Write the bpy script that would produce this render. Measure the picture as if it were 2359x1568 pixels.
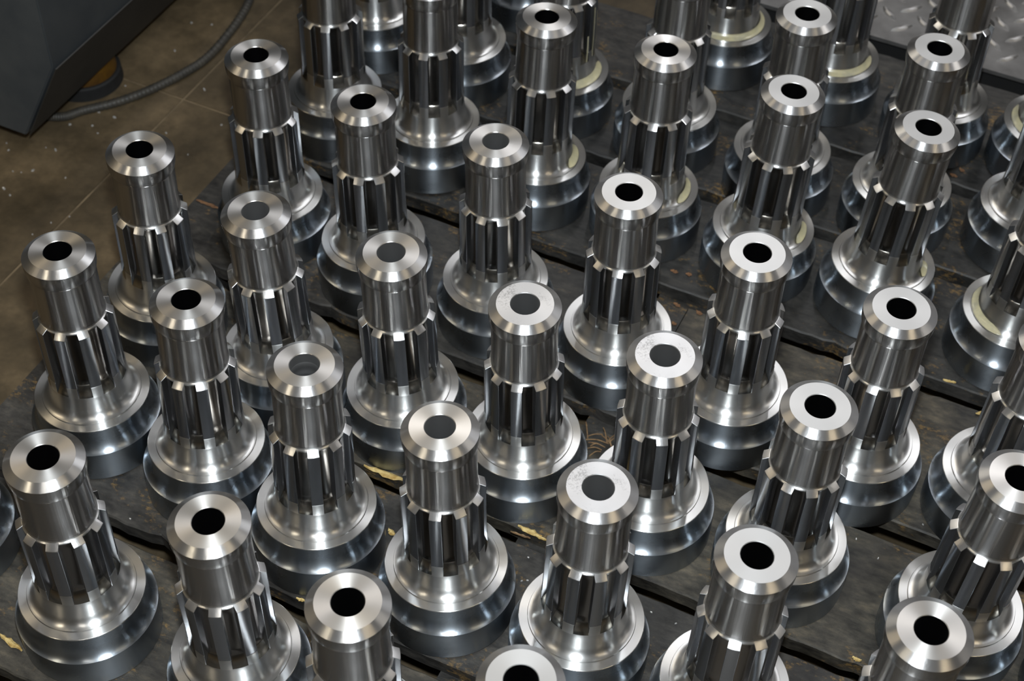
import bpy, bmesh, math, random
from mathutils import Matrix, Vector

# ------------------------------------------------------------------ reset
for o in list(bpy.data.objects):
    bpy.data.objects.remove(o, do_unlink=True)
scene = bpy.context.scene
C = scene.collection
S = 0.28                      # one bit height in metres; layout numbers below are in bit heights
PI = math.pi
random.seed(7)

# ------------------------------------------------------------------ camera
W_PX, H_PX, F_PX = 2359.0, 1568.0, 3650.48
cam_d = bpy.data.cameras.new('camera')
cam = bpy.data.objects.new('camera', cam_d)
C.objects.link(cam)
CR = Vector((0.9020186, 0.4310019, 0.0244899))
CU = Vector((-0.3335446, 0.6597948, 0.6733638))
CF = Vector((-0.2740628, 0.6155552, -0.7389055))
CAM = Vector((0.0, 0.0, 5.0256)) * S
m = Matrix((CR, CU, -CF)).transposed().to_4x4()
m.translation = CAM
cam.matrix_world = m
cam_d.sensor_fit = 'HORIZONTAL'
cam_d.sensor_width = 36.0
cam_d.lens = F_PX / W_PX * 36.0
cam_d.clip_start = 0.05
cam_d.clip_end = 60
cam_d.dof.use_dof = True
cam_d.dof.focus_distance = 5.55 * S
cam_d.dof.aperture_fstop = 9.0
scene.camera = cam

# ------------------------------------------------------------------ world, lights, exposure
world = bpy.data.worlds.new('workshop_light')
scene.world = world
world.use_nodes = True
bg = world.node_tree.nodes['Background']
bg.inputs['Color'].default_value = (1.0, 0.98, 0.95, 1)
bg.inputs['Strength'].default_value = 0.18


def area(name, loc, target, sx, sy, power, col, shape='RECTANGLE', roll=0.0):
    d = bpy.data.lights.new(name, 'AREA')
    d.shape = shape
    d.size = sx
    if shape == 'RECTANGLE':
        d.size_y = sy
    d.energy = power
    d.color = col
    o = bpy.data.objects.new(name, d)
    C.objects.link(o)
    o.location = loc
    q = (Vector(target) - Vector(loc)).to_track_quat('-Z', 'Y')
    o.rotation_euler = (q.to_matrix() @ Matrix.Rotation(roll, 3, 'Z')).to_euler()
    return o


# camera flash: a small head just above the lens
area('camera_flash', CAM + CU * 0.13 + CR * 0.01, CAM + CF * 1.6, 0.055, 0, 30.0, (0.88, 0.95, 1.0), 'DISK')
# fluorescent tubes hung in rows over the shop floor
ctr = Vector((-1.4, 3.9, 0)) * S
HC = 2.9
for (x, y, rot, pw, col) in (
        (-2.9, 0.9, 12, 9, (1.0, 0.80, 0.52)),
        (-1.6, -1.2, 12, 11, (1.0, 0.86, 0.64)),
        (0.15, -1.3, 12, 9, (1.0, 0.93, 0.84)),
        (2.1, 0.1, 12, 9, (1.0, 0.80, 0.52)),
        (2.3, 2.5, 12, 9, (1.0, 0.93, 0.84)),
        (-0.9, 3.2, 12, 16, (0.97, 0.97, 1.0)),
        (0.7, 3.6, 12, 16, (0.97, 0.97, 1.0)),
        (-2.4, 3.0, 12, 16, (1.0, 0.90, 0.74))):
    o = area('ceiling_tube', (x, y, HC), (x, y, 0), 0.10, 1.45, pw, col)
    o.rotation_euler = (0, 0, math.radians(rot))

scene.cycles.max_bounces = 5
scene.cycles.glossy_bounces = 3
scene.cycles.diffuse_bounces = 2
vs = scene.view_settings
vs.view_transform = 'Standard'
vs.look = 'None'
vs.exposure = 0.0
vs.gamma = 1.0
vs.use_curve_mapping = False


# ------------------------------------------------------------------ materials
def lin(r, g, b):
    def f(c):
        c /= 255.0
        return c / 12.92 if c <= 0.04045 else ((c + 0.055) / 1.055) ** 2.4
    return (f(r), f(g), f(b), 1.0)


def newmat(name):
    mt = bpy.data.materials.new(name)
    mt.use_nodes = True
    nt = mt.node_tree
    return mt, nt, nt.nodes['Principled BSDF']


def node(nt, typ, **kw):
    n = nt.nodes.new(typ)
    for k, v in kw.items():
        setattr(n, k, v)
    return n


def ramp(nt, fac, stops):
    r = node(nt, 'ShaderNodeValToRGB')
    el = r.color_ramp.elements
    while len(el) < len(stops):
        el.new(0.5)
    for e, (p, c) in zip(el, stops):
        e.position = p
        e.color = c
    nt.links.new(fac, r.inputs['Fac'])
    return r.outputs['Color']


def noise(nt, scale, detail=4, rough=0.6, coord='Object', vec=None, stretch=None):
    n = node(nt, 'ShaderNodeTexNoise')
    n.inputs['Scale'].default_value = scale
    n.inputs['Detail'].default_value = detail
    n.inputs['Roughness'].default_value = rough
    tc = node(nt, 'ShaderNodeTexCoord')
    src = tc.outputs[coord]
    if stretch:
        mp = node(nt, 'ShaderNodeMapping')
        mp.inputs['Scale'].default_value = stretch
        nt.links.new(src, mp.inputs['Vector'])
        src = mp.outputs['Vector']
    nt.links.new(src, n.inputs['Vector'])
    return n.outputs['Fac']


def mapr(nt, v, a, b, c, d):
    n = node(nt, 'ShaderNodeMapRange')
    for i, x in zip(('From Min', 'From Max', 'To Min', 'To Max'), (a, b, c, d)):
        n.inputs[i].default_value = x
    nt.links.new(v, n.inputs['Value'])
    return n.outputs['Result']


def bump(nt, bsdf, h, strength, dist):
    b = node(nt, 'ShaderNodeBump')
    b.inputs['Strength'].default_value = strength
    b.inputs['Distance'].default_value = dist
    nt.links.new(h, b.inputs['Height'])
    nt.links.new(b.outputs['Normal'], bsdf.inputs['Normal'])


def steel(name, col, rough, aniso, var=0.02, spots=None, streak=0.0):
    """turned steel: tool marks run round the axis, so highlights spread across them"""
    mt, nt, b = newmat(name)
    b.inputs['Metallic'].default_value = 1.0
    b.inputs['Base Color'].default_value = col
    tc = node(nt, 'ShaderNodeTexCoord')
    cr = node(nt, 'ShaderNodeVectorMath', operation='CROSS_PRODUCT')
    cr.inputs[0].default_value = (0, 0, 1)
    nt.links.new(tc.outputs['Object'], cr.inputs[1])
    vt = node(nt, 'ShaderNodeVectorTransform', vector_type='VECTOR', convert_from='OBJECT', convert_to='WORLD')
    nt.links.new(cr.outputs[0], vt.inputs[0])
    nv = node(nt, 'ShaderNodeVectorMath', operation='NORMALIZE')
    nt.links.new(vt.outputs[0], nv.inputs[0])
    nt.links.new(nv.outputs[0], b.inputs['Tangent'])
    b.inputs['Anisotropic'].default_value = aniso
    b.inputs['Anisotropic Rotation'].default_value = 0.25
    n2 = noise(nt, 25, 3)
    nt.links.new(mapr(nt, n2, 0.3, 0.7, rough - var, rough + var), b.inputs['Roughness'])
    if streak:
        bump(nt, b, noise(nt, 420, 2, 0.5, stretch=(1, 1, 0.015)), streak, 0.0004)
    if spots:
        f = noise(nt, 480, 5, 0.8)
        f2 = noise(nt, 26, 3)
        mu = node(nt, 'ShaderNodeMath', operation='MULTIPLY')
        nt.links.new(f, mu.inputs[0])
        nt.links.new(f2, mu.inputs[1])
        nt.links.new(ramp(nt, mu.outputs[0], [(0.26, col), (0.36, spots)]), b.inputs['Base Color'])
    return mt


M = {}
M['turned'] = steel('turned_steel', (0.63, 0.63, 0.63, 1), 0.32, 0.90, streak=0.10)
M['tooth'] = steel('milled_steel', (0.36, 0.37, 0.39, 1), 0.24, 0.80)
M['shank'] = steel('shank_steel', (0.42, 0.41, 0.40, 1), 0.25, 0.955, streak=0.28)
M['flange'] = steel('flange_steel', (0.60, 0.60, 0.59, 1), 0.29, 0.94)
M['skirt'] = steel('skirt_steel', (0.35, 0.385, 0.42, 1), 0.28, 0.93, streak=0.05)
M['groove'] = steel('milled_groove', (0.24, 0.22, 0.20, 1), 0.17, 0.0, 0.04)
M['ramp'] = steel('milled_ramp', (0.40, 0.38, 0.34, 1), 0.20, 0.0, 0.04)
M['face_turned'] = steel('end_face_turned', (0.78, 0.76, 0.73, 1), 0.42, 0.82)
M['face_matte'] = steel('end_face_matte', (0.70, 0.70, 0.69, 1), 0.46, 0.25)
M['face_speckled'] = steel('end_face_speckled', (0.64, 0.64, 0.64, 1), 0.42, 0.3, spots=(0.36, 0.36, 0.36, 1))


def plain(name, col, rough, metal=0.0, coat=0.0, nscale=None, col2=None, bmp=0.0):
    mt, nt, b = newmat(name)
    b.inputs['Base Color'].default_value = col
    b.inputs['Roughness'].default_value = rough
    b.inputs['Metallic'].default_value = metal
    b.inputs['Coat Weight'].default_value = coat
    if nscale:
        f = noise(nt, nscale, 5, 0.65)
        if col2:
            nt.links.new(ramp(nt, f, [(0.35, col), (0.65, col2)]), b.inputs['Base Color'])
        if bmp:
            bump(nt, b, f, bmp, 0.002)
    return mt


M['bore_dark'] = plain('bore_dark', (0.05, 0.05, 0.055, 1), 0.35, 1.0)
M['bore_grey'] = plain('bore_grey', (0.34, 0.34, 0.34, 1), 0.42, 0.90)
M['oil'] = plain('milky_oil', lin(190, 182, 146), 0.25, 0.0, 0.6, 60, lin(164, 160, 138))
M['rust'] = plain('rust', lin(176, 96, 30), 0.7, 0.0, 0.0, 300, lin(60, 30, 14))
M['chip'] = plain('bright_swarf', (0.75, 0.74, 0.72, 1), 0.35, 0.6)
M['splinter'] = plain('fresh_wood', lin(214, 190, 128), 0.7, 0, 0, 120, lin(160, 128, 66), 0.5)
M['straw'] = plain('dry_straw', lin(140, 112, 78), 0.75, 0, 0, 200, lin(96, 72, 48))
M['barkchip'] = plain('wood_chip', lin(126, 92, 62), 0.8, 0, 0, 150, lin(92, 62, 38))
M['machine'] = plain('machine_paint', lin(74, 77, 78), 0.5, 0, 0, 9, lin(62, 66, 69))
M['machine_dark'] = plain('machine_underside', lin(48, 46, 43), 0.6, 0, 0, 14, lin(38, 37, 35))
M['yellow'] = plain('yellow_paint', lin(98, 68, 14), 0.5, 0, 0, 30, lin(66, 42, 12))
M['rubber'] = plain('black_rubber', lin(30, 30, 30), 0.7, 0, 0, 80, lin(22, 22, 22))
M['cable'] = plain('cable_sleeve', lin(70, 66, 58), 0.55, 0, 0, 60, lin(52, 50, 46))
M['frame'] = plain('black_steel', lin(20, 20, 20), 0.7)


def wood(name, base, dark, warm):
    mt, nt, b = newmat(name)
    g = noise(nt, 60, 8, 0.72, stretch=(0.45, 1.0, 1.0))
    col = ramp(nt, g, [(0.34, dark), (0.54, base), (0.74, warm)])
    st = noise(nt, 11, 5, 0.65)
    mx = node(nt, 'ShaderNodeMix', data_type='RGBA', blend_type='MULTIPLY')
    mx.inputs[0].default_value = 0.95
    nt.links.new(col, mx.inputs[6])
    nt.links.new(ramp(nt, st, [(0.36, (0.42, 0.41, 0.40, 1)), (0.64, (1.05, 1.03, 1.0, 1))]), mx.inputs[7])
    # ochre stains and flecks of bare wood where the dirt is scraped off
    fl = noise(nt, 190, 6, 0.75, stretch=(0.7, 1, 1))
    fm = noise(nt, 17, 4, 0.6)
    mu = node(nt, 'ShaderNodeMath', operation='MULTIPLY')
    nt.links.new(fl, mu.inputs[0])
    nt.links.new(fm, mu.inputs[1])
    mx2 = node(nt, 'ShaderNodeMix', data_type='RGBA')
    nt.links.new(mapr(nt, mu.outputs[0], 0.30, 0.42, 0, 0.85), mx2.inputs[0])
    nt.links.new(mx.outputs[2], mx2.inputs[6])
    mx2.inputs[7].default_value = lin(132, 104, 58)
    nt.links.new(mx2.outputs[2], b.inputs['Base Color'])
    nt.links.new(mapr(nt, st, 0.3, 0.7, 0.42, 0.75), b.inputs['Roughness'])
    bump(nt, b, g, 0.6, 0.0015)
    return mt


M['plank_a'] = wood('oily_plank_dark', lin(62, 60, 57), lin(32, 31, 30), lin(90, 86, 79))
M['plank_b'] = wood('oily_plank_brown', lin(74, 70, 62), lin(36, 34, 31), lin(110, 101, 85))
M['plank_c'] = wood('oily_plank_grey', lin(56, 55, 53), lin(28, 28, 27), lin(78, 75, 70))

mt, nt, b = newmat('stained_concrete')
f1 = noise(nt, 5.0, 8, 0.65)
f2 = noise(nt, 34, 6, 0.7)
c1 = ramp(nt, f1, [(0.32, lin(62, 54, 40)), (0.52, lin(88, 76, 56)), (0.72, lin(126, 109, 82))])
mx = node(nt, 'ShaderNodeMix', data_type='RGBA', blend_type='MULTIPLY')
mx.inputs[0].default_value = 0.8
nt.links.new(c1, mx.inputs[6])
nt.links.new(ramp(nt, f2, [(0.3, (0.6, 0.58, 0.55, 1)), (0.7, (1.15, 1.1, 1.05, 1))]), mx.inputs[7])
nt.links.new(mx.outputs[2], b.inputs['Base Color'])
nt.links.new(mapr(nt, f1, 0.3, 0.7, 0.45, 0.75), b.inputs['Roughness'])
bump(nt, b, f2, 0.35, 0.002)
M['concrete'] = mt
M['mortar'] = plain('joint_mortar', lin(80, 69, 52), 0.9, 0, 0, 14, lin(132, 114, 88), 0.4)

mt, nt, b = newmat('tread_plate_metal')
b.inputs['Metallic'].default_value = 0.85
f1 = noise(nt, 14, 5, 0.6)
nt.links.new(ramp(nt, f1, [(0.3, (0.20, 0.195, 0.19, 1)), (0.7, (0.30, 0.295, 0.29, 1))]), b.inputs['Base Color'])
nt.links.new(mapr(nt, f1, 0.3, 0.7, 0.40, 0.55), b.inputs['Roughness'])
bump(nt, b, noise(nt, 300, 3), 0.12, 0.001)
M['tread'] = mt
M['lozenge'] = plain('worn_lozenge', (0.46, 0.45, 0.44, 1), 0.42, 0.85, 0, 40, (0.36, 0.355, 0.35, 1))


# ------------------------------------------------------------------ mesh helpers
def link(name, me, mat, parent=None):
    o = bpy.data.objects.new(name, me)
    C.objects.link(o)
    if mat is not None and me is not None and not me.materials:
        me.materials.append(mat)
    if parent:
        o.parent = parent
    return o


def tag(o, label=None, cat=None, group=None, kind=None):
    if label:
        o['label'] = label
    if cat:
        o['category'] = cat
    if group:
        o['group'] = group
    if kind:
        o['kind'] = kind
    return o


def empty(name, loc=(0, 0, 0)):
    o = bpy.data.objects.new(name, None)
    o.empty_display_size = 0.02
    C.objects.link(o)
    o.location = loc
    return o


def finish(bm, name, smooth_angle=None, recalc=True):
    if recalc:
        bmesh.ops.recalc_face_normals(bm, faces=bm.faces)
    me = bpy.data.meshes.new(name)
    bm.to_mesh(me)
    bm.free()
    if smooth_angle is not None:
        for p in me.polygons:
            p.use_smooth = True
        me.set_sharp_from_angle(angle=math.radians(smooth_angle))
    return me


def lathe(name, prof, seg=96, ang=28, a0=0.0, a1=2 * PI, cap_bottom=False):
    bm = bmesh.new()
    full = abs((a1 - a0) - 2 * PI) < 1e-6
    n = seg if full else seg + 1
    rings = []
    for (r, z) in prof:
        rings.append([bm.verts.new((r * S * math.cos(a0 + (a1 - a0) * k / seg),
                                    r * S * math.sin(a0 + (a1 - a0) * k / seg), z * S)) for k in range(n)])
    for i in range(len(prof) - 1):
        for k in range(seg):
            k2 = (k + 1) % n
            bm.faces.new((rings[i][k], rings[i + 1][k], rings[i + 1][k2], rings[i][k2]))
    if cap_bottom:
        bm.faces.new(rings[-1])
    return finish(bm, name, ang, recalc=False)


def box_bm(bm, x0, x1, y0, y1, z0, z1):
    v = [bm.verts.new(p) for p in ((x0, y0, z0), (x1, y0, z0), (x1, y1, z0), (x0, y1, z0),
                                   (x0, y0, z1), (x1, y0, z1), (x1, y1, z1), (x0, y1, z1))]
    for f in ((0, 3, 2, 1), (4, 5, 6, 7), (0, 1, 5, 4), (1, 2, 6, 5), (2, 3, 7, 6), (3, 0, 4, 7)):
        bm.faces.new([v[i] for i in f])
    return v


def at(u, v, z=0.0):
    """the point of the plane at height z (bit heights) seen at picture position u, v"""
    d = CF + CR * ((u - W_PX / 2) / F_PX) - CU * ((v - H_PX / 2) / F_PX)
    o = CAM / S
    return o + d * ((z - o.z) / d.z)


# ------------------------------------------------------------------ floor and pallet
ZF = -0.40     # shop floor below the pallet's top face
bm = bmesh.new()
box_bm(bm, -16 * S, 14 * S, -10 * S, 18 * S, (ZF - 0.3) * S, (ZF - 0.004) * S)
floor = link('floor', finish(bm, 'floor'), M['mortar'])
tag(floor, kind='structure')
gs = [-16, -12.9, -10.05, -7.2, -4.33, -1.45, 1.4, 4.3, 7.2, 10.1, 14]
gt = [-10, -7.2, -4.1, -1.0, 2.15, 5.30, 8.4, 11.5, 14.6, 18]
for i in range(len(gs) - 1):
    for j in range(len(gt) - 1):
        bm = bmesh.new()
        g = 0.0065
        box_bm(bm, (gs[i] + g) * S, (gs[i + 1] - g) * S, (gt[j] + g) * S, (gt[j + 1] - g) * S, (ZF - 0.05) * S, ZF * S)
        me = finish(bm, 'floor_slab')
        link('floor_slab', me, M['concrete'], floor)

M['wall'] = plain('unseen_wall_dark', lin(92, 92, 90), 0.8, 0, 0, 4, lin(78, 78, 77))  # unseen walls, added dark and open-topped to darken reflections on the bits
for nm, a in (('unseen_wall_left', (-3.75, -3.6, -2.75, 6.15, 3.0)), ('unseen_wall_right', (3.4, 3.55, -2.75, 6.15, 3.0)),
              ('unseen_wall_back', (-3.6, 3.4, 6.0, 6.15, 3.0)), ('unseen_wall_front', (-3.6, 3.4, -2.75, -2.6, 3.0))):
    bm = bmesh.new()
    box_bm(bm, a[0], a[1], a[2], a[3], ZF * S, a[4])
    tag(link(nm, finish(bm, nm), M['wall']), kind='structure')

pallet = empty('pallet', (-1.3 * S, 4.0 * S, ZF * S))
tag(pallet, 'dark oil-stained wooden pallet of wide planks carrying the rows of drill bits', 'pallet')
PL = Vector(pallet.location)


def plank(s0, s1, t0, t1, z1, mat, seed, thick=0.075):
    rnd = random.Random(seed)
    n = max(6, int((s1 - s0) / 0.05))
    bm = bmesh.new()
    rows = []
    for k in range(n + 1):
        s = s0 + (s1 - s0) * k / n
        ja = rnd.uniform(-0.003, 0.003) - (rnd.random() < 0.07) * rnd.uniform(0.0, 0.014)
        jb = rnd.uniform(-0.003, 0.003) + (rnd.random() < 0.07) * rnd.uniform(0.0, 0.014)
        a, bb = t0 - ja, t1 - jb
        if k in (0, n):
            s += rnd.uniform(-0.01, 0.01)
        jz = rnd.uniform(-0.002, 0.0)
        pts = [(a + 0.004, z1 - thick), (a, z1 - 0.006 + jz), (a + 0.006, z1 + jz * 0.3), (0.5 * (a + bb), z1),
               (bb - 0.006, z1 + jz * 0.3), (bb, z1 - 0.006 + jz), (bb - 0.004, z1 - thick)]
        rows.append([bm.verts.new(Vector((s * S, y * S, z * S)) - PL) for (y, z) in pts])
    for k in range(n):
        for i in range(7):
            i2 = (i + 1) % 7
            bm.faces.new((rows[k][i], rows[k + 1][i], rows[k + 1][i2], rows[k][i2]))
    bm.faces.new(rows[0])
    bm.faces.new(list(reversed(rows[-1])))
    return link('plank', finish(bm, 'plank', 18), M[mat], pallet)


L0, L1 = -3.60, 1.15
plank(L0 + 0.02, L1, 0.62, 1.20, -0.002, 'plank_a', 1)
plank(L0 - 0.02, L1, 1.27, 1.86, -0.001, 'plank_c', 2)
plank(L0 + 0.00, L1, 1.93, 2.585, -0.002, 'plank_b', 3)
plank(L0 + 0.01, L1, 2.655, 3.250, -0.001, 'plank_a', 4)
plank(L0 - 0.03, L1, 3.315, 3.905, -0.002, 'plank_b', 5)
plank(L0 + 0.04, -1.256, 4.000, 4.710, -0.001, 'plank_a', 6)
plank(-1.244, L1, 4.000, 4.715, -0.002, 'plank_b', 7)
plank(L0 + 0.06, L1, 4.800, 5.400, -0.001, 'plank_c', 8)
plank(L0 - 0.01, L1, 5.470, 5.985, -0.002, 'plank_c', 9)
plank(L0 + 0.03, -1.905, 6.055, 6.610, -0.001, 'plank_a', 10)
plank(-1.890, L1, 6.055, 6.872, -0.002, 'plank_c', 11)
for s in (-3.42, -1.25, 0.95):
    bm = bmesh.new()
    v = box_bm(bm, (s - 0.17) * S, (s + 0.17) * S, 0.65 * S, 6.58 * S, (ZF + 0.07) * S, -0.0755 * S)
    for q in v:
        q.co -= PL
    link('bearer', finish(bm, 'bearer'), M['plank_c'], pallet)
    bm = bmesh.new()
    v = box_bm(bm, (s - 0.22) * S, (s + 0.22) * S, 0.63 * S, 6.6 * S, ZF * S, (ZF + 0.07) * S)
    for q in v:
        q.co -= PL
    link('bottom_board', finish(bm, 'bottom_board'), M['plank_c'], pallet)

# ------------------------------------------------------------------ drill bit parts (mesh data shared by all bits)
me_face = lathe('end_face', [(0.0516, 0.9975), (0.0535, 1.0), (0.075, 1.0), (0.1026, 1.0)], 96)
for p in me_face.polygons:
    p.flip()
me_collar = lathe('collar', [(0.1026, 1.0), (0.1030, 0.9997), (0.1308, 0.9795), (0.1310, 0.9785), (0.1308, 0.955),
                             (0.1293, 0.938), (0.1256, 0.9190), (0.1248, 0.9172), (0.1190, 0.9165)], 96, 22)
me_shank = lathe('shank', [(0.1190, 0.9165), (0.1190, 0.9128), (0.1210, 0.9115), (0.1213, 0.9090), (0.1213, 0.712), (0.1217, 0.705), (0.1232, 0.6995),
                           (0.1260, 0.697), (0.1282, 0.6955), (0.1284, 0.6905), (0.1272, 0.680), (0.1262, 0.655),
                           (0.1262, 0.450), (0.1272, 0.434), (0.1300, 0.4205), (0.1335, 0.4165), (0.1500, 0.3655),
                           (0.1512, 0.3600), (0.1522, 0.342), (0.1540, 0.322), (0.1572, 0.3025)], 96, 24)
fil = [(0.1572, 0.3025), (0.1566, 0.3010)]
for k in range(0, 11):
    t = k / 10 * PI / 2
    fil.append((0.1880 - 0.0312 * math.cos(t), 0.3000 - 0.0385 * math.sin(t)))
fil += [(0.1900, 0.2615), (0.1908, 0.2585), (0.1920, 0.2565), (0.2210, 0.2550), (0.2226, 0.2540), (0.2230, 0.2500)]
me_flange = lathe('flange', fil, 128, 24)
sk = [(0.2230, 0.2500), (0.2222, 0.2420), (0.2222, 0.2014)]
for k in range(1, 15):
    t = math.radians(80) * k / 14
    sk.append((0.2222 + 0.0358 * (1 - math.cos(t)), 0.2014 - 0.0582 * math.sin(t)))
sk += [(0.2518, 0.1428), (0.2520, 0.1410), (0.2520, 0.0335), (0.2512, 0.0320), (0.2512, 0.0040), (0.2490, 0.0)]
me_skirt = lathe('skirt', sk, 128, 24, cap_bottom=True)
me_bore = lathe('bore', [(0.0, 0.60), (0.0513, 0.60), (0.0513, 0.80), (0.0516, 0.9975)], 64)
me_bore_g = lathe('bore', [(0.0, 0.60), (0.0513, 0.60), (0.0513, 0.80), (0.0516, 0.9975)], 64)
br = [(0.0, 0.60), (0.0500, 0.60)]
for k in range(7):
    z = 0.66 + 0.045 * k
    br += [(0.0500, z), (0.0485, z + 0.006), (0.0485, z + 0.022), (0.0505, z + 0.028)]
br += [(0.0513, 0.955), (0.0516, 0.9975)]
me_bore_r = lathe('bore', br, 64)


def tooth_mesh():
    prof = [(0.120, 0.6985), (0.1262, 0.6980), (0.1486, 0.6815), (0.1486, 0.4190), (0.1502, 0.4170),
            (0.1508, 0.3600), (0.1503, 0.3560), (0.120, 0.3560)]
    w = 0.0212
    ys = (-w, -w * 0.5, 0, w * 0.5, w)
    bm = bmesh.new()
    cols = [[bm.verts.new((math.sqrt(r * r - y * y) * S, y * S, z * S)) for (r, z) in prof] for y in ys]
    n = len(prof)
    for a in range(4):
        for i in range(n - 1):
            bm.faces.new((cols[a][i], cols[a][i + 1], cols[a + 1][i + 1], cols[a + 1][i]))
    bm.faces.new(list(reversed(cols[0])))
    bm.faces.new(cols[-1])
    bmesh.ops.recalc_face_normals(bm, faces=bm.faces)
    ed = [e for e in bm.edges if len(e.link_faces) == 2 and e.calc_face_angle() > 0.5]
    bmesh.ops.bevel(bm, geom=ed, offset=0.0011 * S, segments=1, affect='EDGES', profile=0.5)
    return finish(bm, 'spline_tooth', 20)


me_tooth = tooth_mesh()
for me, k in ((me_collar, 'turned'), (me_shank, 'shank'), (me_flange, 'flange'), (me_skirt, 'skirt'),
              (me_bore, 'bore_dark'), (me_bore_g, 'bore_grey'), (me_bore_r, 'bore_grey'), (me_tooth, 'tooth')):
    me.materials.append(M[k])
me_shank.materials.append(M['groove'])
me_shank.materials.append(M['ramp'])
me_shank.materials.append(M['flange'])
me_tooth.materials.append(M['turned'])
me_tooth.materials.append(M['flange'])
for p in me_tooth.polygons:
    if p.normal.z > 0.4:
        p.material_index = 1  # upward facets get a brighter steel: flash highlight put into the colour
    elif p.center.z < 0.4180 * S and p.normal.x > 0.8:
        p.material_index = 2
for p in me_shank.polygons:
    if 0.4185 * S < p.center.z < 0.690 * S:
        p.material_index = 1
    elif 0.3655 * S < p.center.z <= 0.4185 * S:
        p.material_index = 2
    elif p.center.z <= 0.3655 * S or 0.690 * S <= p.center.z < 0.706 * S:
        p.material_index = 3  # brighter steel paints the highlights onto lower shank and shoulder ring
me_collar.materials.append(M['shank'])
for p in me_collar.polygons:
    if p.center.z < 0.9788 * S:
        p.material_index = 1
faces = {}
for k in ('turned', 'matte', 'speckled'):
    f = me_face.copy()
    f.materials.append(M['face_' + k])
    faces[k] = f

ROWS = ('nearest', 'second', 'third', 'fourth', 'fifth', 'sixth', 'farthest')
ORD = ('first', 'second', 'third', 'fourth', 'fifth', 'sixth', 'seventh', 'eighth')
# (s, t, lean s, lean t, spline phase in degrees, end face, bore)
BITS = [
    [(-3.3061, 2.2848, 0, 0, 12.0, 't', 'd'), (-2.6263, 2.2266, .0124, -.0026, 7.0, 't', 'd'),
     (-1.9985, 2.2550, -.0095, -.0080, 7.0, 't', 'd'), (-1.4767, 2.1832, 0, 0, 32.0, 't', 'd'),
     (-0.9003, 2.1735, 0, 0, 10.0, 'm', 'd')],
    [(-3.1306, 2.9935, -.0081, .0167, 34.5, 't', 'd'), (-2.5988, 2.9810, .0026, .0348, 25.0, 't', 'd'),
     (-2.0688, 2.9108, -.0037, .0282, 17.5, 't', 'r'), (-1.5122, 2.8986, -.0280, .0056, 34.5, 't', 'g'),
     (-0.9882, 2.8995, .0116, .0093, 19.5, 's', 'g'), (-0.4446, 2.8837, .0095, .0051, 27.0, 'm', 'd'),
     (0.1205, 2.8672, 0, 0, 6.5, 't', 'd')],
    [(-3.2223, 3.6070, .0269, -.0027, 35.0, 't', 'd'), (-2.5959, 3.5295, -.0251, -.0169, 18.5, 't', 'g'),
     (-2.0508, 3.5749, -.0196, -.0275, 14.5, 't', 'g'), (-1.5200, 3.5673, -.0082, -.0340, 32.0, 's', 'g'),
     (-0.9872, 3.5593, -.0094, -.0297, 9.5, 's', 'g'), (-0.4539, 3.5669, .0062, -.0161, 10.5, 'm', 'd'),
     (0.1978, 3.5625, .0308, -.0072, 12.5, 't', 'd'), (0.7350, 3.5600, 0, 0, 3.0, 't', 'd')],
    [(-3.1089, 4.3098, -.0006, -.0024, 4.5, 't', 'd'), (-2.5628, 4.2548, -.0135, -.0075, 31.5, 't', 'd'),
     (-1.9877, 4.2784, -.0142, -.0071, 19.0, 't', 'g'), (-1.4160, 4.2512, -.0101, -.0141, 30.5, 'm', 'd'),
     (-0.8874, 4.1735, .0053, -.0249, 34.0, 'm', 'd'), (-0.3357, 4.1377, .0048, -.0233, 16.5, 'm', 'd'),
     (0.1884, 4.2134, .0137, .0045, 26.5, 't', 'd')],
    [(-3.2221, 5.0582, .0029, .0039, 4.0, 't', 'd'), (-2.7063, 5.0695, -.0143, .0277, 32.0, 't', 'd'),
     (-2.1665, 5.0636, .0059, .0293, 22.0, 't', 'd'), (-1.6318, 5.1042, .0050, .0104, 29.5, 't', 'd'),
     (-1.0869, 5.0928, .0228, .0076, 14.0, 'm', 'd'), (-0.5546, 5.1160, .0419, .0138, 1.0, 'm', 'd'),
     (0.0416, 5.0796, .0175, -.0045, 26.5, 't', 'd')],
    [(-3.3766, 5.7380, .0038, -.0074, 10.0, 't', 'd'), (-2.8701, 5.6916, .0044, -.0064, 28.0, 't', 'd'),
     (-2.3222, 5.7049, -.0022, -.0115, 30.0, 't', 'd'), (-1.7622, 5.6881, .0054, .0020, 9.0, 't', 'd'),
     (-1.1754, 5.6304, -.0060, -.0054, 4.0, 'm', 'd'), (-0.6159, 5.6517, .0066, -.0008, 26.5, 'm', 'd'),
     (-0.0585, 5.7703, .0203, .0053, 5.0, 't', 'd')],
    [(-2.8341, 6.3967, 0, 0, 15.0, 't', 'd'), (-1.7460, 6.4305, .0011, -.0021, 20.0, 't', 'd'),
     (-1.1809, 6.4083, .0063, -.0042, 20.0, 't', 'd'), (-0.6190, 6.3358, -.0035, .0200, 15.0, 't', 'd'),
     (-0.0982, 6.3736, .0157, .0039, 0.0, 't', 'd')],
]
# milky oil left in the groove above the flange: (row, index): (start, end, thick)
OIL = {(4, 2): (-12, 44, 1.0), (5, 2): (-55, 36, 1.0), (6, 1): (-118, 62, 0.55), (6, 2): (-95, 18, 0.6),
       (4, 4): (-18, 30, 0.8), (4, 5): (-8, 22, 0.8), (4, 3): (-22, 38, 0.6), (6, 4): (165, 268, 0.5),
       (4, 6): (160, 262, 0.5), (6, 3): (-88, -50, 0.7)}


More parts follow.
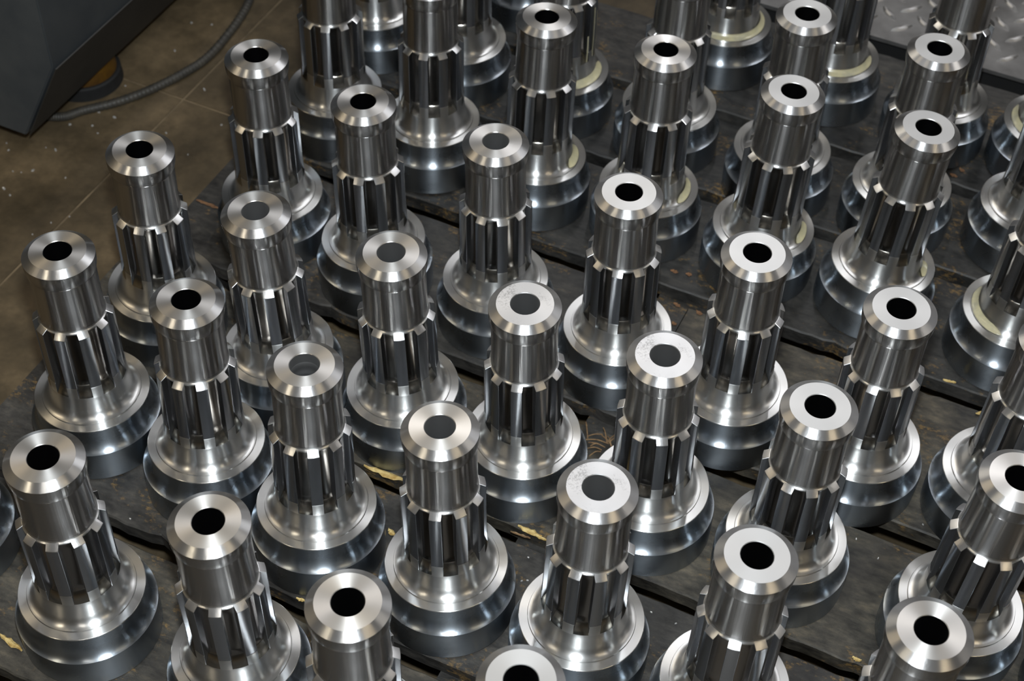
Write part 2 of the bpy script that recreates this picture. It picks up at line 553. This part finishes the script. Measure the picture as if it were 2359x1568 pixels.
def oil_mesh(a0, a1, k):
    w = 0.0105 * k
    prof = [(0.1700 - w, 0.2785 + w * 0.9), (0.1712 - w * 0.5, 0.2750 + w * 0.4), (0.1765, 0.2690), (0.1830 + w * 0.3, 0.2650),
            (0.1885, 0.2635), (0.1892, 0.2612)]
    prof = [(r, z + 0.0012) for r, z in prof]
    me = lathe('milky_oil', prof, 30, 60, math.radians(a0), math.radians(a1))
    # taper the ends of the crescent
    n = 31
    for i, v in enumerate(me.vertices):
        kk = i % n
        t = min(kk, n - 1 - kk) / 5.0
        if t < 1:
            p = i // n
            c = Vector((v.co.x, v.co.y, 0)).normalized() * 0.1790 * S
            c.z = 0.2672 * S
            v.co = c.lerp(v.co, max(0.05, math.sqrt(t)))
    return me


LOOK = {'t': 'turned top', 'm': 'pale matte top', 's': 'speckled pale top'}
TOP_SEEN = ((4, 2), (4, 3), (4, 4), (4, 5), (5, 4), (5, 5))
BORE = {'d': 'black bore', 'g': 'grey bore', 'r': 'ribbed grey bore'}
bit_objs = {}
for ri, row in enumerate(BITS):
    for bi, (s, t, ls, lt, ph, fk, bk) in enumerate(row):
        root = empty('drill_bit', (s * S, t * S, 0))
        ax = Vector((ls, lt, 1)).normalized()
        e1 = Vector((0, 1, 0)).cross(ax).normalized()
        e2 = ax.cross(e1)
        root.rotation_euler = Matrix((e1, e2, ax)).transposed().to_euler()
        if (ri, bi) in OIL and (ri, bi) not in TOP_SEEN:
            look = 'milky oil above its flange'
        elif ri >= 4 and (ri, bi) not in TOP_SEEN or (ri, bi) in ((0, 0), (2, 7), (3, 6)):
            look = 'top out of view'
        else:
            look = '%s and %s' % (LOOK[fk], BORE[bk])
        tag(root, 'drill bit with %s, %s from left in %s slanting row' % (look, ORD[bi], ROWS[ri]), 'drill bit',
            'turned steel drill bits standing in slanting rows on the pallet')
        link('end_face', faces[{'t': 'turned', 'm': 'matte', 's': 'speckled'}[fk]], None, root)
        link('collar', me_collar, None, root)
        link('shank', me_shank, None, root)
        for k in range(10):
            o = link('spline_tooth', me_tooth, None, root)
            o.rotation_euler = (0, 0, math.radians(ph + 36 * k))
        link('flange', me_flange, None, root)
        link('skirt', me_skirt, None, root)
        link('bore', {'d': me_bore, 'g': me_bore_g, 'r': me_bore_r}[bk], None, root)
        if (ri, bi) in OIL:
            o = link('milky_oil', oil_mesh(*OIL[(ri, bi)]), M['oil'], root)
            tag(o, 'cream coloured oil pooled above the flange')
        bit_objs[(ri, bi)] = root

# rust on one tooth, milky drips on the wettest bit
me = lathe('rust_patch', [(0.1492, 0.665), (0.1495, 0.655), (0.1493, 0.63), (0.1495, 0.600), (0.1491, 0.590)], 6, 60,
           math.radians(197), math.radians(203))
tag(link('rust_patch', me, M['rust'], bit_objs[(1, 4)]), 'orange rust patch on one tooth')
for a, z0, z1, w in ((-3, 0.38, 0.66, 2.0), (10, 0.36, 0.62, 1.6), (22, 0.41, 0.60, 1.4), (-20, 0.37, 0.52, 1.5)):
    n = 14
    pr = []
    for k in range(n):
        z = z1 + (z0 - z1) * k / (n - 1)
        pr.append((0.1512 + 0.0018 * math.sin(PI * k / (n - 1)) + random.uniform(-0.0006, 0.0006), z))
    me = lathe('milky_drip', pr, 4, 60, math.radians(a - w), math.radians(a + w))
    link('milky_drip', me, M['oil'], bit_objs[(5, 2)])

# ------------------------------------------------------------------ tread plate platform behind
tp = empty('tread_plate', (0.1 * S, 7.9 * S, ZF * S))
tag(tp, 'grey metal tread plate with raised lozenges behind the farthest drill bits', 'tread plate')
TL = Vector(tp.location)
T0, T1, P0, P1, PZ = 6.925, 10.2, -1.95, 2.2, 0.05
bm = bmesh.new()
v = box_bm(bm, P0 * S, P1 * S, T0 * S, T1 * S, (PZ - 0.022) * S, PZ * S)
for q in v:
    q.co -= TL
link('plate_sheet', finish(bm, 'plate_sheet'), M['tread'], tp)
bm = bmesh.new()
v = box_bm(bm, (P0 + 0.06) * S, (P1 - 0.06) * S, (T0 + 0.07) * S, (T1 - 0.06) * S, ZF * S, (PZ - 0.0222) * S)
for q in v:
    q.co -= TL
link('support_box', finish(bm, 'support_box'), M['frame'], tp)


def lozenge():
    bm = bmesh.new()
    n = 10
    L, Wd, H = 0.068, 0.0205, 0.012
    base, top = [], []
    for k in range(n):
        u = -1 + 2 * k / (n - 1)
        w = Wd * (1 - abs(u) ** 2.0)
        base.append((u * L, w))
        top.append((u * L * 0.82, w * 0.45))
    lo = [bm.verts.new((x * S, y * S, 0)) for x, y in base] + [bm.verts.new((x * S, -y * S, 0)) for x, y in reversed(base[1:-1])]
    hi = [bm.verts.new((x * S, y * S, H * S)) for x, y in top] + [bm.verts.new((x * S, -y * S, H * S)) for x, y in reversed(top[1:-1])]
    m_ = len(lo)
    for i in range(m_):
        j = (i + 1) % m_
        bm.faces.new((lo[i], lo[j], hi[j], hi[i]))
    bm.faces.new(hi)
    return finish(bm, 'lozenge', 50)


me_loz = lozenge()
me_loz.materials.append(M['lozenge'])
PT = 0.1865
cnt = 0
for i in range(-8, 16):
    for j in range(-2, 18):
        for typ in (0, 1):
            x = -0.977 + i * PT + (0 if typ == 0 else -0.095)
            y = 7.057 + j * PT + (0 if typ == 0 else -0.092)
            if not (P0 + 0.07 < x < P1 - 0.07 and T0 + 0.045 < y < T1 - 0.07):
                continue
            if y > 8.15 or x > 1.0:
                continue
            o = link('lozenge', me_loz, None, tp)
            o.location = Vector((x * S, y * S, PZ * S)) - TL
            o.rotation_euler = (0, 0, math.radians(46 if typ == 0 else -43))
            cnt += 1

# ------------------------------------------------------------------ machine, foot and cable at the upper left
mc = empty('machine_cabinet', (-6.3 * S, 6.3 * S, ZF * S))
tag(mc, 'dark grey painted machine cabinet with an undercut lower edge beside the pallet', 'machine')
ML = Vector(mc.location)
SX, SB, TF, TB, ZB, ZC, ZT = -4.408, -4.69, 4.49, 9.0, -0.18, 0.34, 4.6


def poly_prism(pts, y0, y1, name, mat, parent, off):
    bm = bmesh.new()
    a = [bm.verts.new(Vector((x * S, y0 * S, z * S)) - off) for x, z in pts]
    bb = [bm.verts.new(Vector((x * S, y1 * S, z * S)) - off) for x, z in pts]
    n = len(pts)
    for i in range(n):
        j = (i + 1) % n
        bm.faces.new((a[i], a[j], bb[j], bb[i]))
    bm.faces.new(a)
    bm.faces.new(bb)
    bmesh.ops.recalc_face_normals(bm, faces=bm.faces)
    bmesh.ops.bevel(bm, geom=list(bm.edges), offset=0.006 * S, segments=2, affect='EDGES')
    return link(name, finish(bm, name, 35), M[mat], parent)


poly_prism([(SX, ZC), (SX, ZT), (-8.2, ZT), (-8.2, ZB), (SB, ZB)], TF, TB, 'cabinet_body', 'machine', mc, ML)
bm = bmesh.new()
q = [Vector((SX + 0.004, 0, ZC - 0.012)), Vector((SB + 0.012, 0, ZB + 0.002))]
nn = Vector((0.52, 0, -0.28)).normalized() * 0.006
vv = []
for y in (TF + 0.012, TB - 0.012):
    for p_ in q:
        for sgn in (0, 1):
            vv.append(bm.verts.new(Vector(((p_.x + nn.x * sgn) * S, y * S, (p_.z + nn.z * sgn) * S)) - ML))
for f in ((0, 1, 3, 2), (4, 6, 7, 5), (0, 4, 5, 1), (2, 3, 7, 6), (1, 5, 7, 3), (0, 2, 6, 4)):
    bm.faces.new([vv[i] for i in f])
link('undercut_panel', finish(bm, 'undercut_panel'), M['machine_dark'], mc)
bm = bmesh.new()
v = box_bm(bm, -7.9 * S, (SB - 0.62) * S, (TF + 0.35) * S, (TB - 0.3) * S, ZF * S, ZB * S)
for q_ in v:
    q_.co -= ML
link('plinth', finish(bm, 'plinth'), M['frame'], mc)

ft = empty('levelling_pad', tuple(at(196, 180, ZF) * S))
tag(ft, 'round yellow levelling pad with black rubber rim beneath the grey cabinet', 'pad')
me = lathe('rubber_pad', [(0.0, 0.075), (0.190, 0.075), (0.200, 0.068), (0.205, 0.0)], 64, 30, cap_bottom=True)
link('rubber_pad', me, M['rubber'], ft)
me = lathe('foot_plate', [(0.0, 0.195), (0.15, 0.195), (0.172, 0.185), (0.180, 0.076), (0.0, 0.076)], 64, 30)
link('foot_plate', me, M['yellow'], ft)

pts = [(590, -60), (575, 0), (540, 60), (480, 130), (420, 170), (350, 205), (270, 235), (190, 255), (150, 268), (110, 268)]
RC = 0.025
wp = [at(u, v_, ZF + RC) for u, v_ in pts]


def catmull(P, n=14):
    out = []
    for i in range(len(P) - 1):
        p0, p1, p2, p3 = P[max(i - 1, 0)], P[i], P[i + 1], P[min(i + 2, len(P) - 1)]
        for k in range(n):
            t = k / n
            out.append(0.5 * ((2 * p1) + (p2 - p0) * t + (2 * p0 - 5 * p1 + 4 * p2 - p3) * t * t + (3 * p1 - p0 - 3 * p2 + p3) * t ** 3))
    out.append(P[-1])
    return out


def tube(path, rad, name, mat, parent=None, sides=12, rib=None, zmin=None):
    bm = bmesh.new()
    rings = []
    for i, p_ in enumerate(path):
        d = (path[min(i + 1, len(path) - 1)] - path[max(i - 1, 0)]).normalized()
        x = d.cross(Vector((0, 0, 1)))
        if x.length < 1e-4:
            x = Vector((1, 0, 0))
        x.normalize()
        y = x.cross(d)
        r = rad(i) if callable(rad) else rad
        rings.append([bm.verts.new((p_ + (x * math.cos(2 * PI * k / sides) + y * math.sin(2 * PI * k / sides)) * r) * S) for k in range(sides)])
    for i in range(len(path) - 1):
        for k in range(sides):
            k2 = (k + 1) % sides
            bm.faces.new((rings[i][k], rings[i][k2], rings[i + 1][k2], rings[i + 1][k]))
    bm.faces.new(list(reversed(rings[0])))
    bm.faces.new(rings[-1])
    return link(name, finish(bm, name, 45), M[mat], parent)


path = catmull(wp, 34)
cb = tube(path, lambda i: RC - (0.0022 if (i % 4) < 2 else 0.0), 'power_cable', 'cable')
tag(cb, 'dark ribbed cable curving over the concrete floor beside the grey cabinet', 'cable')


# ------------------------------------------------------------------ small debris
def chip_mesh(seed, l, w, h, name):
    rnd = random.Random(seed)
    bm = bmesh.new()
    n = 7
    lo, hi = [], []
    for k in range(n):
        a = 2 * PI * k / n
        r = rnd.uniform(0.55, 1.0)
        x, y = math.cos(a) * l * r, math.sin(a) * w * r
        lo.append(bm.verts.new((x * S, y * S, 0)))
        hi.append(bm.verts.new((x * 0.8 * S, y * 0.8 * S, h * rnd.uniform(0.5, 1.2) * S)))
    for k in range(n):
        k2 = (k + 1) % n
        bm.faces.new((lo[k], lo[k2], hi[k2], hi[k]))
    bm.faces.new(hi)
    bm.faces.new(list(reversed(lo)))
    return finish(bm, name)


chips = [chip_mesh(i, 0.010, 0.006, 0.006, 'metal_chip') for i in range(4)]
for me in chips:
    me.materials.append(M['chip'])
rnd = random.Random(11)
for (u, v_) in ((403, 117), (441, 53), (488, 57), (289, 198), (264, 271), (228, 259), (213, 290), (161, 287), (225, 307),
                (462, 145), (471, 207), (510, 288), (383, 307), (20, 346), (106, 340), (128, 346), (49, 397), (76, 393),
                (9, 435), (23, 450), (151, 410), (433, 356), (75, 540), (160, 499), (118, 513), (30, 395), (60, 620), (15, 330)):
    p_ = at(u, v_, ZF)
    o = link('metal_chip', rnd.choice(chips), None)
    o.location = p_ * S
    o.rotation_euler = (0, 0, rnd.uniform(0, 6.28))
    k = rnd.uniform(0.6, 1.25)
    o.scale = (k, k, k)
    tag(o, 'tiny bright metal chip lying on the brown concrete floor', 'metal chip', 'metal chips scattered on the concrete floor')
chips2 = [chip_mesh(20 + i, 0.006, 0.004, 0.004, 'metal_chip') for i in range(3)]
for me in chips2:
    me.materials.append(M['chip'])
for (u, v_) in ((1895, 1340), (1972, 1241), (2023, 1286), (1217, 1284), (1202, 1338), (1215, 1337), (452, 1155), (300, 1195),
                (345, 1132), (2126, 1208), (1600, 1437), (1557, 1436), (560, 1210), (630, 1440), (1500, 1410)):
    p_ = at(u, v_, 0.0)
    o = link('metal_chip', rnd.choice(chips2), None)
    o.location = p_ * S
    o.rotation_euler = (0, 0, rnd.uniform(0, 6.28))
    tag(o, 'tiny bright metal chip lying on the dark pallet planks', 'metal chip', 'metal chips scattered on the pallet planks')


def splinter(p0, p1, w, name, mat, label, cat, z=0.004, group=None, h=0.008, seed=1):
    a, b_ = at(p0[0], p0[1], z), at(p1[0], p1[1], z)
    rnd = random.Random(seed)
    d = b_ - a
    L = d.length
    d.normalize()
    pr = Vector((-d.y, d.x, 0))
    bm = bmesh.new()
    n = 8
    rows = []
    for k in range(n + 1):
        t = k / n
        ww = w * (math.sin(PI * min(0.97, max(0.03, t))) ** 0.6) * rnd.uniform(0.6, 1.1)
        c = d * (L * (t - 0.5)) + pr * rnd.uniform(-0.2, 0.2) * w
        hh = h * rnd.uniform(0.6, 1.1)
        rows.append([bm.verts.new((c + pr * ww) * S), bm.verts.new((c + pr * ww * 0.3 + Vector((0, 0, hh))) * S),
                     bm.verts.new((c - pr * ww * 0.5 + Vector((0, 0, hh * 0.8))) * S), bm.verts.new((c - pr * ww) * S)])
    for k in range(n):
        for i in range(4):
            i2 = (i + 1) % 4
            bm.faces.new((rows[k][i], rows[k][i2], rows[k + 1][i2], rows[k + 1][i]))
    bm.faces.new(rows[0])
    bm.faces.new(list(reversed(rows[-1])))
    o = link(name, finish(bm, name), M[mat])
    o.location = (a + b_) * 0.5 * S
    tag(o, label, cat, group)
    return o


WS = 'wood splinter'
splinter((838, 1073), (934, 1107), 0.016, 'wood_splinter', 'splinter', 'long pale splinter on the plank edge behind the nearest centre drill bit', WS, seed=1)
splinter((1193, 1211), (1248, 1236), 0.014, 'wood_splinter', 'splinter', 'broad pale splinter on the broken plank edge between two middle drill bits', WS, seed=2)
splinter((1225, 1229), (1262, 1246), 0.008, 'wood_splinter', 'splinter', 'narrow pale splinter at the right end of the broken plank edge', WS, seed=3)
splinter((1176, 1224), (1222, 1240), 0.005, 'wood_splinter', 'straw', 'thin brown splinter hanging below the broken plank edge', WS, seed=4)
splinter((0, 1462), (52, 1498), 0.014, 'wood_splinter', 'splinter', 'long pale splinter along the plank edge at the bottom left corner', WS, seed=5)
splinter((895, 1218), (909, 1233), 0.012, 'wood_splinter', 'splinter', 'short yellow splinter left of the front centre drill bit', WS, seed=6)
splinter((683, 1377), (703, 1384), 0.010, 'wood_splinter', 'splinter', 'small yellow splinter on the plank corner beside the ribbed-bore drill bit', WS, seed=7)
splinter((2248, 953), (2272, 946), 0.009, 'wood_splinter', 'splinter', 'small pale splinter near the right edge of the pallet', WS, seed=8)
splinter((2172, 874), (2202, 882), 0.007, 'wood_splinter', 'splinter', 'pale sliver on the plank edge below the right-hand drill bits', WS, seed=9)
splinter((1963, 1513), (1984, 1522), 0.009, 'wood_splinter', 'splinter', 'yellow splinter on the plank edge near the bottom right corner', WS, seed=10)
for i, (a, b_, lb) in enumerate((((1545, 621), (1562, 628), 'orange wood chip on the plank right of the fourth-row middle drill bit'),
                                 ((1580, 629), (1594, 633), 'small orange wood chip nearest the bright-topped drill bit'),
                                 ((1552, 697), (1568, 706), 'pinkish wood chip on the brown plank below the plank edge'),
                                 ((1604, 716), (1618, 724), 'rounded wood chip on the brown plank next to the plank seam'),
                                 ((1548, 742), (1558, 748), 'small wood chip left of the plank seam'),
                                 ((2188, 400), (2206, 407), 'orange wood flake on the far right plank'),
                                 ((2210, 388), (2222, 395), 'smaller orange wood flake on the far right plank'),
                                 ((453, 460), (506, 480), 'reddish strip of bare wood near the pallet corner'))):
    splinter(a, b_, 0.012, 'wood_chip', 'barkchip', lb, 'wood chip', seed=30 + i, h=0.005)

# dry straw caught beside the middle bit
strands = [((1352, 1005), (1388, 1000)), ((1356, 1019), (1394, 1030)), ((1350, 1012), (1402, 1022)), ((1390, 985), (1398, 1018)),
           ((1386, 1002), (1412, 1030)), ((1398, 1020), (1420, 1000)), ((1354, 1032), (1386, 1036)), ((1358, 1050), (1384, 1040)),
           ((1350, 972), (1354, 1010)), ((1404, 1018), (1424, 1008)), ((1360, 1027), (1382, 1024)), ((1400, 1005), (1408, 1028))]
for i, (a, b_) in enumerate(strands):
    p0, p1 = at(a[0], a[1], 0.008), at(b_[0], b_[1], 0.010)
    mid = (p0 + p1) * 0.5 + Vector((0, 0, 0.008 + 0.002 * (i % 4)))
    o = tube(catmull([p0, mid, p1], 5), 0.0028, 'straw_strand', 'straw', None, 6)
    tag(o, 'thin dry straw stalk beside the grey-bored drill bit in the middle', 'straw', 'dry straw stalks in a small heap')
